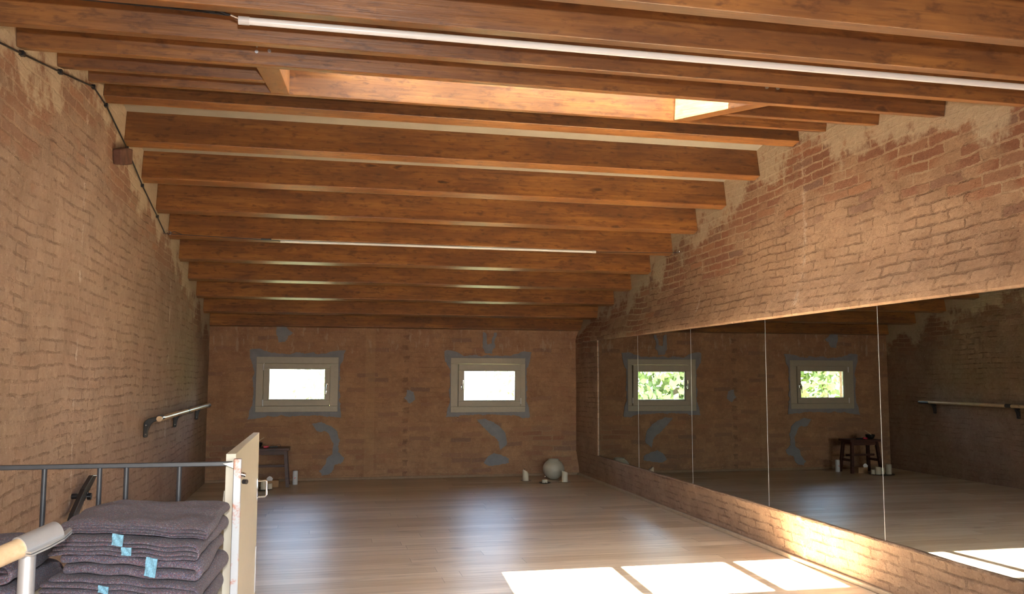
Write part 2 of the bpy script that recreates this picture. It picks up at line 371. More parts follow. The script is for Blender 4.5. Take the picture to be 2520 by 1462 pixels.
# right wall: plane above, swelling out above the mirror, mirror recess, low brick ledge
mb = MB()
YM0, YM1 = 3.010, 9.318
ZB, ZT = .302, 1.587
def right_profile(rec):
    p = [(3.036, 0), (3.028, .10), (3.012, .2), (2.998, .27), (2.990, .292), (2.994, .300)]
    p += [(3.024, ZB), (3.024, ZT)] if rec else [(2.996, ZB), (2.998, .9), (2.996, ZT)]
    p += [(2.998, 1.589), (2.990, 1.600), (2.992, 1.625), (3.006, 1.67), (3.04, 1.75), (3.075, 1.85), (3.10, 2.0), (3.10, 3.25), (3.5, 3.25), (3.5, 0)]
    return p
def lip_noise(p, y):
    x, z = p
    if .25 < z < .301 or (1.588 < z < 1.64): x += .006*(noise.noise(Vector((y*2.3, z*3, 1)))) ; 
    if .25 < z < .301: z += .004*noise.noise(Vector((y*3.1, 5, 2)))
    return x, z
for (ya, yb, rec) in ((YF, YM0, False), (YM0, YM1, True), (YM1, YB+.3, False)):
    n = max(2, int((yb-ya)/.12)); prof = right_profile(rec); rows = []
    for i in range(n+1):
        y = ya+(yb-ya)*i/n
        rows.append([mb.bm.verts.new((lip_noise(p, y)[0], y, lip_noise(p, y)[1])) for p in prof])
    for A, B in zip(rows, rows[1:]):
        for k in range(len(prof)): mb.bm.faces.new((A[k], A[(k+1) % len(prof)], B[(k+1) % len(prof)], B[k]))
    mb.bm.faces.new(rows[0][::-1]); mb.bm.faces.new(rows[-1])
struct(mb.build('wall_right', MAT['brick_right'], smooth=True))
# back wall with two window holes
def holed_wall(x0, x1, z0, z1, y0, y1, holes):
    mb = MB(); xs = sorted({x0, x1} | {h[0] for h in holes} | {h[1] for h in holes}); zs = sorted({z0, z1} | {h[2] for h in holes} | {h[3] for h in holes})
    for a, b in zip(xs, xs[1:]):
        for c, d in zip(zs, zs[1:]):
            if not any(h[0] <= a and b <= h[1] and h[2] <= c and d <= h[3] for h in holes): mb.box(a, b, y0, y1, c, d)
    bmesh.ops.remove_doubles(mb.bm, verts=mb.bm.verts[:], dist=1e-5)
    return mb
W1 = (-.747, .157, .775, 1.393); W2 = (1.462, 2.360, .758, 1.396)
struct(holed_wall(XL, 3.10, 0, 2.6, YB, YB+.3, [W1, W2]).build('wall_back', MAT['brick_back']))
FW = (-1.0, 2.9, .5, 1.55)
struct(holed_wall(XL, 3.10, 0, 2.6, YF-.3, YF, [FW]).build('wall_front', MAT['brick_back']))
struct(MB().ring(FW[0]+.06, FW[1]-.06, FW[2]+.06, FW[3]-.06, *FW, YF-.12, YF-.05).build('added_fill_window', MAT['frame']))  # unseen window behind the camera, added and widened for more ambient daylight
# ceiling slabs, near one with the skylight hole
def slope_pt(side, s, d):
    # s: distance from ridge down the slope, d: depth under the ceiling face (towards the room)
    if side > 0: return (RIDGE_Y + s*math.cos(TH) - d*math.sin(TH), RIDGE_Z - s*math.sin(TH) - d*math.cos(TH))
    return (RIDGE_Y - s*math.cos(TH) + d*math.sin(TH), RIDGE_Z - s*math.sin(TH) - d*math.cos(TH))
def slab(mb, side, x0, x1, s0, s1, d0, d1):
    q = [slope_pt(side, s0, d0), slope_pt(side, s1, d0), slope_pt(side, s1, d1), slope_pt(side, s0, d1)]
    mb.prism(q, 0, x0, x1)
def s_of(y): return (RIDGE_Y-y)/math.cos(TH)
SK = dict(x0=-.223, x1=2.06, s0=s_of(4.81), s1=s_of(3.87))
for args in ((1, XL, XR, 0, 5.6), (-1, XL, XR, 0, SK['s0']), (-1, XL, XR, SK['s1'], 6.7), (-1, XL, SK['x0'], SK['s0'], SK['s1']), (-1, SK['x1'], XR, SK['s0'], SK['s1'])):
    mb = MB(); slab(mb, *args, -.14, 0); struct(mb.build('ceiling', MAT['ceil']))
# skylight frame: three panes
mb = MB()
GY0, GY1 = 4.10, 4.83
gs0, gs1 = s_of(GY1), s_of(GY0)
panes = [(.03, .715), (.79, 1.475), (1.55, 2.055)]
edges = [-.35, .03, .715, .79, 1.475, 1.55, 2.055, 2.20]
for i in range(0, 8, 2): slab(mb, -1, edges[i], edges[i+1], gs0, gs1, -.19, -.142)
slab(mb, -1, -.35, 2.2, gs0-.2, gs0, -.19, -.142); slab(mb, -1, -.35, 2.2, gs1, s_of(3.7), -.19, -.142)
sky_frame = struct(mb.build('window_3', MAT['creamedge']))
for a, b in panes:
    g = MB(); slab(g, -1, a+.001, b-.001, gs0+.001, gs1-.001, -.17, -.164); g.build('pane', MAT['glass'], sky_frame)
# skirting
struct(MB().box(3.008, 3.030, YF, YB-.001, 0.001, .028).build('baseboard_right', MAT['baseb'], bevel=.003))
struct(MB().box(XL+.001, 3.007, YB-.014, YB-.0005, 0.001, .030).build('baseboard_back', MAT['baseb2'], bevel=.003))
# ------------------------------------------------------------------ windows
def window(name, outer, sash, pane, tilt, hinge_left):
    X0, X1, Z0, Z1 = outer; sx0, sx1, sz0, sz1 = sash; px0, px1, pz0, pz1 = pane
    e = -.002
    fr = MB().ring(sx0-.004, sx1+.004, sz0-.004, sz1+.004, X0+e, X1-e, Z0+e, Z1-e, YB-.012, YB+.075)
    fr.ring(sx0+.012, sx1-.012, sz0+.012, sz1-.012, sx0-.004, sx1+.004, sz0-.004, sz1+.004, YB+.052, YB+.074)
    fr = struct(fr.build(name, MAT['frame'], bevel=.004))
    sb = MB().ring(px0-.012, px1+.012, pz0-.012, pz1+.012, sx0, sx1, sz0, sz1, YB-.020, YB+.045)
    sb.ring(px0, px1, pz0, pz1, px0-.012, px1+.012, pz0-.012, pz1+.012, YB-.008, YB+.02)
    shift(sb, 0, -(YB+.04), -sz0)
    s = sb.build('sash', MAT['frame'], fr, loc=(0, YB+.04, sz0), bevel=.003); s.rotation_euler.x = tilt
    g = shift(MB().box(px0+.001, px1-.001, YB+.004, YB+.010, pz0+.001, pz1-.001), 0, -(YB+.04), -sz0).build('pane', MAT['glass'], s)
    hx = px1+.028 if hinge_left else px0-.030
    hz = (pz0+pz1)/2-.02
    hd = MB().box(hx-.011, hx+.011, YB-.030, YB-.021, hz-.03, hz+.03, .003)
    if hinge_left: hd.tube([(hx, YB-.03, hz+.01), (hx, YB-.058, hz+.012), (hx, YB-.064, hz-.0), (hx-.012, YB-.06, hz-.09)], [.008, .008, .009, .007], 10)
    else: hd.tube([(hx, YB-.03, hz-.01), (hx, YB-.058, hz-.012), (hx, YB-.064, hz+.0), (hx+.01, YB-.06, hz+.09)], [.008, .008, .009, .007], 10)
    shift(hd, 0, -(YB+.04), -sz0).build('handle', MAT['chrome'], s, smooth=True, label='polished metal window handle')
    kx = sx0-.004 if hinge_left else sx1+.004
    for hz in ((sz0+.035, sz1-.04) if hinge_left else (sz0+.06,)):
        MB().tube([(kx, YB-.021, hz-.035), (kx, YB-.021, hz+.035)], .008, 10).build('hinge', MAT['white'], fr, smooth=True)
    return fr
window('window_1', W1, (-.666, .063, .844, 1.317), (-.602, .007, .918, 1.254), 0, True)
window('window_2', W2, (1.550, 2.300, .828, 1.325), (1.619, 2.231, .901, 1.243), math.radians(3.2), False)
# cement repairs on the back wall
def blob(mb, pts, t=.008, amp=.020, res=.012, seed=0):
    out = []
    for i, a in enumerate(pts):
        b = pts[(i+1) % len(pts)]; L = math.hypot(b[0]-a[0], b[1]-a[1]); n = max(1, int(L/res))
        for k in range(n):
            x = a[0]+(b[0]-a[0])*k/n; z = a[1]+(b[1]-a[1])*k/n
            out.append((x+amp*(noise.noise(Vector((x*14, z*14, seed)))+.45*noise.noise(Vector((x*60, z*60, seed)))), z+amp*(noise.noise(Vector((x*14, z*14, seed+9)))+.45*noise.noise(Vector((x*60, z*60, seed+5))))))
    mb.prism(out, 1, YB-t, YB-.0005); return mb
def surround(mb, win, ext, corners, seed):
    X0, X1, Z0, Z1 = win; N = 360
    def outer(k):
        f = k/N*4; sd = int(f) % 4; q = f-int(f)
        w_, h_ = X1-X0, Z1-Z0
        if sd == 0: p = (X0+w_*q, Z0); d = (0, -1); c0, c1 = corners[0], corners[1]
        elif sd == 1: p = (X1, Z0+h_*q); d = (1, 0); c0, c1 = corners[1], corners[2]
        elif sd == 2: p = (X1-w_*q, Z1); d = (0, 1); c0, c1 = corners[2], corners[3]
        else: p = (X0, Z1-h_*q); d = (-1, 0); c0, c1 = corners[3], corners[0]
        e = ext[sd]+c0*math.exp(-(q/.12)**2)+c1*math.exp(-((1-q)/.12)**2)+.018*noise.noise(Vector((p[0]*14, p[1]*14, seed)))+.009*noise.noise(Vector((p[0]*55, p[1]*55, seed)))
        e = max(e, .006)
        # diagonal push at the corners
        dx, dz = d[0]*e, d[1]*e
        cx = (-1 if q < .5 else 1)*math.exp(-((min(q, 1-q))/.02)**2)
        if sd == 0: dx += cx*e
        if sd == 2: dx -= cx*e
        if sd == 1: dz += cx*e
        if sd == 3: dz -= cx*e
        return p, (p[0]+dx, p[1]+dz)
    I, O = zip(*[outer(k) for k in range(N)])
    y0, y1 = YB-.009, YB-.0005
    vi = [(mb.bm.verts.new((p[0], y0, p[1])), mb.bm.verts.new((p[0], y1, p[1]))) for p in I]
    vo = [(mb.bm.verts.new((p[0], y0, p[1])), mb.bm.verts.new((p[0], y1, p[1]))) for p in O]
    for k in range(N):
        j = (k+1) % N
        mb.bm.faces.new((vi[k][0], vi[j][0], vo[j][0], vo[k][0])); mb.bm.faces.new((vo[k][0], vo[j][0], vo[j][1], vo[k][1]))
        mb.bm.faces.new((vi[k][1], vi[k][0], vi[j][0], vi[j][1])) if False else None
    return mb
mb = surround(MB(), W1, (.045, .02, .045, .03), (.03, .02, .035, .045), 3)
struct(mb.build('trim_1', MAT['cement']))
mb = surround(MB(), W2, (.03, .02, .03, .012), (.035, .035, .05, .06), 8)
struct(mb.build('trim_2', MAT['cement']))
mb = blob(MB(), [(-.13, .64), (-.02, .655), (.09, .62), (.16, .55), (.19, .42), (.18, .31), (.24, .26), (.22, .19), (.14, .16), (.08, .07), (.0, .06), (-.03, .11), (.03, .17), (.05, .24), (.10, .30), (.11, .42), (.08, .50), (.02, .55), (-.08, .56)], seed=1)
struct(mb.build('trim_3', MAT['cement']))
struct(blob(MB(), [(-.53, 1.73), (-.43, 1.74), (-.36, 1.66), (-.42, 1.63), (-.44, 1.57), (-.52, 1.56), (-.54, 1.64)], seed=4).build('trim_4', MAT['cement']))
mb = blob(MB(), [(1.77, .67), (1.88, .68), (1.98, .63), (2.08, .56), (2.14, .46), (2.13, .36), (2.05, .31), (2.04, .40), (2.00, .47), (1.92, .51), (1.86, .58)], seed=5)
mb = blob(mb, [(1.90, .22), (1.98, .27), (2.08, .26), (2.16, .21), (2.17, .16), (2.05, .14), (1.92, .13), (1.86, .16)], seed=6)
struct(mb.build('trim_5', MAT['cement']))
struct(blob(MB(), [(1.84, 1.70), (1.88, 1.70), (1.90, 1.55), (1.95, 1.58), (1.97, 1.70), (2.01, 1.70), (1.98, 1.53), (1.95, 1.45), (1.87, 1.45), (1.84, 1.55)], t=.0085, seed=7).build('trim_6', MAT['cement']))
struct(blob(MB(), [(.95, 1.02), (1.03, 1.0), (1.05, .9), (.98, .86), (.92, .92)], seed=12).build('trim_7', MAT['cement']))
# ------------------------------------------------------------------ roof beams
BL, BW, BD = XR-XL, .09, .209
def beam_mesh(L, pl=0):
    mb = MB(); mb.box(0, L, 0, BW, 0, BD, .004); return mb
proto = None
ordw = ['', 'second', 'third', 'fourth', 'fifth', 'sixth', 'seventh', 'eighth', 'ninth', 'tenth']
def place_beam(y, z, side, label, L=BL, x0=XL, group='roof beams across the room'):
    """y,z: lower edge of the face that looks at the camera"""
    global proto
    if L == BL and proto is not None: o = dup(proto)
    else:
        o = beam_mesh(L).build('roof_beam', MAT['beam'])
        if L == BL: proto = o
    o.location = (x0, y, z)
    o.rotation_euler = (-TH if side > 0 else TH, 0, 0)
    return tag(o, label, 'beam', group)
for i in range(10):
    y = 5.169+.5479*i; z = 2.772-.1140*i
    k = 9-i
    lab = ['stained timber beam right against the top of the back wall', 'stained timber beam second out from the back wall', 'stained timber beam third out from the back wall',
           'stained timber beam fourth out from the back wall', 'stained timber beam just behind the far white tube, fifth from the back wall', 'stained timber beam sixth out from the back wall, just in front of the far white tube',
           'stained timber beam seventh out from the back wall', 'stained timber beam with a thin pale ceiling strip above it, second behind the ridge',
           'stained timber beam with the widest pale ceiling strip above it, first behind the ridge beam', 'stained timber beam just past the ridge, dark face above an orange underside'][k]
    place_beam(y, z, 1, lab)
near = {'R': (4.854, 2.7502), 'Q': (4.3225, 2.640), 'P': (3.7856, 2.5305), 'O': (3.205, 2.4095), 'M': (2.615, 2.290), 'K': (2.085, 2.1795), 'J': (1.55, 2.070)}
place_beam(*near['R'], -1, 'stained beam forming the far side of the skylight, glowing in daylight')
gq = 'short beams cut off by the skylight frame'
place_beam(*near['Q'], -1, 'short stained beam running from the left wall to the skylight frame', L=-.3235-XL, group=gq)
place_beam(*near['Q'], -1, 'short stained beam running from the skylight frame to the right wall', L=XR-2.1605, x0=2.1605, group=gq)
bp = place_beam(*near['P'], -1, 'stained beam with two pairs of bolt heads, near side of the skylight')
# its own mesh, since it carries bolts
bp.data = bp.data.copy()
for bx, bz in ((-.315, .055), (-.262, .062), (2.089, .075), (2.148, .075)):
    b = MB().tube([(bx-XL, -.0095, bz), (bx-XL, .001, bz)], .0075, 10); b.tube([(bx-XL+.001, -.003, bz+.022), (bx-XL+.001, .001, bz+.022)], .004, 8)
    b.build('bolt', MAT['alu'], bp, label='grey metal bolt head')
place_beam(*near['O'], -1, 'stained beam just behind the near white tube, marked with its shadow')
place_beam(*near['M'], -1, 'stained beam just in front of the near white tube')
place_beam(*near['K'], -1, 'stained beam running out of the top right corner of the photo')
place_beam(*near['J'], -1, 'stained beam nearest the camera, above the top edge of the photo')
# skylight trimmers between beams P and R
yP, zP = near['P']; cyp = yP+(BW+.0005)*math.cos(TH); czp = zP+(BW+.0005)*math.sin(TH)
Lh = (near['R'][0]-yP)/math.cos(TH)-BW-.001
for x, lab in ((-.323, 'short stained cross timber closing the left end of the skylight'), (2.06, 'sunlit short stained cross timber closing the right end of the skylight')):
    mb = MB(); mb.box(0, Lh, 0, .1, 0, BD-.003, .003)
    o = mb.build('skylight_trimmer', MAT['beam']); tag(o, lab, 'beam', 'short cross timbers of the skylight')
    # local x runs up the slope (+y), local y runs to -x
    ex = Vector((0, math.cos(TH), math.sin(TH))); ez = Vector((0, -math.sin(TH), math.cos(TH))); ey = ez.cross(ex)
    m = Matrix.Identity(4)
    for i in range(3): m[i][0] = ex[i]; m[i][1] = ey[i]; m[i][2] = ez[i]
    m[0][3] = x+.1 if ey.x < 0 else x; m[1][3] = cyp; m[2][3] = czp
    o.matrix_world = m
    if x < 0:
        b = MB().tube([(.52, -.006, .12), (.52, .001, .12)], .009, 10); b.build('bolt', MAT['chrome'], o, label='bright metal bolt head')
# ------------------------------------------------------------------ lamps on tension wires
def tube_light(y, z, x0, x1, r, lab, tubegrp):
    t = thing('tube_light', lab, 'light', (x0, y, z), 0, tubegrp)
    L = x1-x0
    MB().tube([(0.03, 0, 0), (L-.03, 0, 0)], r, 20).build('tube', MAT['tube'], t, smooth=True)
    for a, b in ((0, .035), (L-.035, L)):
        MB().tube([(a, 0, 0), (b, 0, 0)], r*1.12, 20).build('end_cap', MAT['tubecap'], t, smooth=True, label='milky plastic end cap')
    return t
tube_light(2.87, 2.3535, -.300, 3.02, .0125, 'long white tube lamp strung close overhead, running out of frame at right', 'tube lamps on tension wires')
tube_light(7.15, 2.268, -.369, 2.293, .0105, 'long thin white tube lamp strung across the far half of the room', 'tube lamps on tension wires')
# wires
tag(MB().tube([(XL, 2.87, 2.380), (-.80, 2.872, 2.380), (-.42, 2.87, 2.373), (-.33, 2.87, 2.3685)], .0035, 6).tube([(XL, 2.885, 2.397), (-.8, 2.878, 2.389), (-.40, 2.872, 2.378)], .003, 6).build('tension_wire', MAT['darkrail'], smooth=True),
    'dark twisted cable running left from the near white tube', 'cable')
tp = MB()
for k, (cx, rr) in enumerate(((-.425, .007), (-.405, .014), (-.392, .010), (-.375, .017), (-.355, .018), (-.338, .010), (-.325, .005))): pass
tp.tube([(-.435, 2.868, 2.3815), (-.418, 2.866, 2.383), (-.405, 2.862, 2.388), (-.392, 2.862, 2.380), (-.375, 2.862, 2.389), (-.358, 2.862, 2.386), (-.342, 2.866, 2.377), (-.325, 2.868, 2.377)], [.003, .007, .012, .007, .013, .012, .006, .003], 8)
shift(tp, 0, 0, -.008)
tag(tp.build('taped_joint', MAT['black'], smooth=False), 'black taped knot of wire at the left end of the near tube', 'cable joint')
tag(MB().tube([(-.325, 2.87, 2.3685), (-.301, 2.87, 2.360)], .004, 8).build('wire_hook', MAT['chrome'], smooth=True), 'small chrome hook between tape knot and near white tube', 'hook')
tag(MB().tube([(XL, 7.16, 2.300), (-.9, 7.155, 2.288), (-.45, 7.152, 2.275), (-.371, 7.15, 2.270)], .0028, 6).tube([(XL+.04, 7.16, 2.298), (XL+.08, 7.16, 2.318), (-1.12, 7.158, 2.296)], .0025, 6).tube([(-.52, 7.153, 2.28), (-.44, 7.152, 2.280)], .007, 6).build('tension_wire', MAT['darkrail'], smooth=True),
    'thin dark wire from left wall hook to the far tube', 'cable')
tag(MB().tube([(2.295, 7.15, 2.268), (3.02, 7.145, 2.285), (XR-.001, 7.141, 2.290)], .0025, 6).build('tension_wire', MAT['darkrail'], smooth=True),
    'thin wire from the far tube to the right wall hook', 'cable')
for (x, y, z, sgn, lab) in ((XL, 7.16, 2.305, 1, 'chrome hook on the left brick wall holding the far wire'), (XR, 7.141, 2.293, -1, 'steel hook on the right brick wall holding the far wire')):
    h = MB().tube([(x, y, z), (x+sgn*.03, y, z)], .007, 10).tube([(x+sgn*(.03+.014-.014*math.cos(a)), y, z+.014*math.sin(a)) for a in [k*math.pi/4 for k in range(9)]], .0035, 6, False)
    tag(h.build('wire_hook', MAT['chrome'], smooth=True), lab, 'hook', 'wall hooks for the far wire')
# surface cable clipped to the left wall, following the roof
cp_ = [(1.0, 1.95), (2.9, 2.33), (3.612, 2.476), (3.827, 2.517), (4.343, 2.62), (4.931, 2.742), (5.209, 2.727), (5.77, 2.622), (6.271, 2.49), (6.842, 2.377), (7.161, 2.305)]
wc = thing('clipped_cable', 'black cable clipped along the top of the left brick wall', 'cable', (XL, 5, 2.5))
MB().tube([(.010, y-5, z-2.5) for y, z in cp_], .0045, 8).build('cable', MAT['black'], wc, smooth=True)
for y, z in cp_[3:-1]: MB().box(.0005, .02, y-5-.014, y-5+.014, z-2.5-.010, z-2.5+.012, .003).build('clip', MAT['black'], wc)
tag(MB().prism([(5.43, 2.530), (5.60, 2.585), (5.745, 2.612), (5.75, 2.515), (5.60, 2.475), (5.47, 2.445), (5.44, 2.49)], 0, XL+.0005, XL+.05).build('timber_stub', MAT['timber'], bevel=.008), 'small old timber stub sticking out of the left brick wall', 'timber')
# ------------------------------------------------------------------ mirrors
MX = 3.010
PWm = (YM1-YM0)/5
mlab = ['tall wall mirror panel at the far end, reflecting bare brick and the window edge', 'tall wall mirror panel second from the far end, reflecting the right window', 'middle wall mirror panel, reflecting brick between the windows',
        'wall mirror panel reflecting the left window and the stool', 'wall mirror panel at right edge of photo, reflecting the ballet barre']
for i in range(5):
    y1 = YM1-PWm*i; y0 = y1-PWm
    t = thing('mirror_panel', mlab[i], 'mirror', (MX, (y0+y1)/2, ZB), 0, 'wall mirror panels on the right wall')
    hw = PWm/2
    MB().box(0, .006, -hw+.0022, hw-.0022, .001, ZT-ZB-.001).build('glass', MAT['mirror'], t)
    MB().box(-.0004, .006, hw-.0021, hw-.0002, .001, ZT-ZB-.001).build('bevelled_edge', MAT['alu'], t, label='bright polished glass edge')
    MB().box(-.0004, .006, -hw+.0002, -hw+.0021, .001, ZT-ZB-.001).build('bevelled_edge', MAT['alu'], t, label='bright polished glass edge')
    MB().box(.0065, .013, -hw+.003, hw-.003, .001, ZT-ZB-.002).build('backing', MAT['black'], t)
# ------------------------------------------------------------------ ballet barre
bt = thing('ballet_barre', 'round wooden ballet barre on three black brackets, left wall', 'barre', (XL, 8.2, .88))
RX, BR_ = .112, .0195
segs = [(6.66, 7.975), (8.02, 9.30), (9.345, 9.50)]
MB().tube([(RX, 6.645-8.2, -.004), (RX, 9.40-8.2, .004)], BR_, 20).build('rail', MAT['oak'], bt, smooth=True, label='pale wooden rail')
def bracket():
    o = [(0.002, -.135), (.002, -.01), (.012, .002)]; out = []
    # profile in (x, z): foot on the wall, arm sweeping out to the rail
    pr = [(.001, -.132), (.001, -.035), (.012, -.018), (.03, -.004), (.055, .004), (.08, .006), (.094, .006), (.097, -.012), (.086, -.022), (.066, -.030), (.05, -.045), (.037, -.068), (.030, -.095), (.028, -.130), (.022, -.138), (.006, -.138)]
    return pr
for yy in (6.70, 7.96, 9.26):
    m = MB().prism([(p[0], p[1]) for p in bracket()], 1, yy-8.2-.016, yy-8.2+.016)
    b = m.build('bracket', MAT['black'], bt, smooth=True, bevel=.004, label='curved black metal bracket')
    MB().tube([(RX, yy-8.2-.02 if yy < 9 else yy-8.2-.03, 0), (RX, (yy-8.2+.06) if yy < 9 else 9.405-8.2, 0)], .0215, 20).build('clamp_ring', MAT['black'], b, smooth=True)
    for zz in (-.115, -.05): MB().tube([(.018, yy-8.2-.020, zz), (.018, yy-8.2-.0155, zz)], .005, 8).build('screw', MAT['chrome'], b, label='bright screw head')
# slanted black bar low on the left wall
sb = thing('folding_bracket', 'black slanted metal bar with a knob, low on the left brick wall', 'bracket', (XL, 4.8, .6))
MB().prism([(5.21-4.8, .640-.6), (5.12-4.8, .650-.6), (4.96-4.8, .596-.6), (4.78-4.8, .500-.6), (4.74-4.8, .468-.6), (4.85-4.8, .474-.6), (5.04-4.8, .570-.6)], 0, .028, .052).build('bar', MAT['black'], sb, bevel=.003)
MB().tube([(.001, .12, -.035), (.028, .12, -.035)], .014, 10).build('mount', MAT['black'], sb, smooth=True)
MB().tube([(.052, .22, -.050), (.070, .22, -.050)], .018, 12).tube([(.04, .22, -.02), (.06, .22, -.050)], .008, 8).build('knob', MAT['black'], sb, smooth=True)
# ------------------------------------------------------------------ railing, gate
RY = 2.42
rg = thing('stair_railing', 'dark grey steel railing with thin balusters in front of the left wall', 'railing', (-.75, RY, 0))
MB().box(XL+.75+.001, -.232+.75, -.006, .006, .955, .967, .002).build('top_rail', MAT['darkrail'], rg)
for x, zb in ((-1.14, 0), (-1.0, 0), (-.838, 0), (-.687, 0), (-.557, 0), (-.493, 0), (-.364, 0)):
    MB().tube([(x+.75, 0, zb+.001), (x+.75, 0, .956)], .0062, 12).build('baluster', MAT['darkrail'], rg, smooth=True)
ps = MB().box(-.2285+.75, -.2085+.75, -.010, .010, .001, .974, .002).build('end_post', MAT['rusty'], rg, label='bare steel post with rust patches')
MB().prism([(-.255+.75, .9625), (-.2286+.75, .966), (-.2286+.75, .950), (-.248+.75, .9585)], 1, -.0125, -.0065).build('weld_plate', MAT['creamedge'], rg, label='small pale weld plate')
MB().tube([(-.2084+.75, -.002, .933), (-.198+.75, -.002, .930)], .006, 10).build('latch', MAT['chrome'], rg, smooth=True, label='chrome latch stud')
MB().tube([(-.203+.75, -.006, .914), (-.193+.75, -.012, .914)], .0062, 10).build('latch_knob', MAT['blackrub'], rg, smooth=True, label='small black rubber knob')
gt = thing('gate', 'thick cream gate panel standing open behind the steel post', 'gate', (-.236, 2.9, 0))
m = MB().prism([(-.252+.236, 2.450-2.9), (-.226+.236, 2.450-2.9), (-.228+.236, 3.33-2.9), (-.249+.236, 3.33-2.9)], 2, .05, .984)
m.build('panel', MAT['cream'], gt, bevel=.0012)
m = MB().tube([(0, 0, 0), (.030, 0, .002), (.034, 0, -.002), (.034, 0, -.05), (.030, 0, -.055), (0, 0, -.057)], .0036, 8)
m.box(.000, .004, -.010, .010, -.068, .010, .001)
h = m.build('pull_handle', MAT['chrome'], gt, smooth=True, loc=(.0085, 3.27-2.9, .815), label='chrome pull handle')
MB().tube([(.0085, 3.30-2.9, .60), (.0105, 3.30-2.9, .60)], .004, 6).build('screw', MAT['chrome'], gt)
MB().box(.008, .0105, 3.29-2.9, 3.315-2.9, .42, .58).build('hinge_leaf', MAT['white'], gt, label='pale hinge leaf')
m = MB().prism([(-.272, .915), (-.2545, .90), (-.2545, .05), (-.34, .05)], 1, 2.62, 2.64)
tag(m.build('side_board', MAT['cream']), 'narrow cream board tapering upward, left of the rusty steel post', 'board')
bpy.data.objects['side_board'].location.z = -.049
def rescale(root, k):
    C0 = Vector((0, 0, CAMH))
    def off(o): return Vector(o.location)+(off(o.parent) if o.parent else Vector((0, 0, 0)))
    def go(o, base_old, base_new):
        old = base_old+Vector(o.location); new = C0+(old-C0)*k; new.z = max(new.z, 0) if o is not root or old.z > 0 else 0
        if o is root: new.z = old.z
        if o.type == 'MESH':
            for v in o.data.vertices:
                p = C0+(old+v.co-C0)*k; p.z = max(p.z, .001); v.co = p-new
        kids = list(o.children)
        for c_ in kids: go(c_, old, new)
        o.location = new-base_new
    go(root, Vector((0, 0, 0)), Vector((0, 0, 0)))
for o_ in (rg, gt, bpy.data.objects['side_board']): rescale(o_, 1.08)
# ------------------------------------------------------------------ handrail fitting
A = Vector((-.520, 1.985, .878)); Bq = Vector((-.602, 1.86, .850)); D = (Bq-A).normalized()
hr = thing('stair_handrail', 'aluminium handrail bracket and post holding a round wooden handrail, lower left', 'handrail', (-.566, 1.91, 0))
o_ = Vector((-.566, 1.91, 0))
def rel(v): return tuple(v-o_)
Q = Vector((-.640, 1.80, .832)); D2 = (Q-Vector((-.545, 1.94, .868))).normalized()
start = Vector((-.560, 1.918, .862))
MB().tube([rel(start), rel(start+D2*.9)], .0195, 24).build('wooden_rail', MAT['oak'], hr, smooth=True, label='varnished wooden handrail')
MB().tube([rel(start-D2*.055), rel(start+D2*.030)], .0225, 28).build('sleeve', MAT['alu'], hr, smooth=True)
# flange leaf on the right of the sleeve
side = D2.cross(Vector((0, 0, 1))).normalized(); upv = side.cross(D2).normalized()
if side.x < 0: side = -side; 
m = MB()
for off in (-.0045, .0008):
    pts = [start+D2*.032+side*.020, start+D2*.032+side*.036, start-D2*.01+side*.037, start-D2*.05+side*.030, start-D2*.085+side*.012, start-D2*.092-side*.004, start-D2*.05+side*.014]
    lo = [m.bm.verts.new(rel(p+Vector((0, 0, -.008+off)))) for p in pts]; hi = [m.bm.verts.new(rel(p+Vector((0, 0, -.008+off+.0032)))) for p in pts]
    n = len(pts); m.bm.faces.new(lo[::-1]); m.bm.faces.new(hi)
    for k in range(n): m.bm.faces.new((lo[k], lo[(k+1) % n], hi[(k+1) % n], hi[k]))
m.build('flange', MAT['alu'], hr)
MB().tube([rel(Vector((-.5655, 1.91, .001))), rel(Vector((-.5655, 1.91, .842)))], .0155, 28).build('post', MAT['alu'], hr, smooth=True)
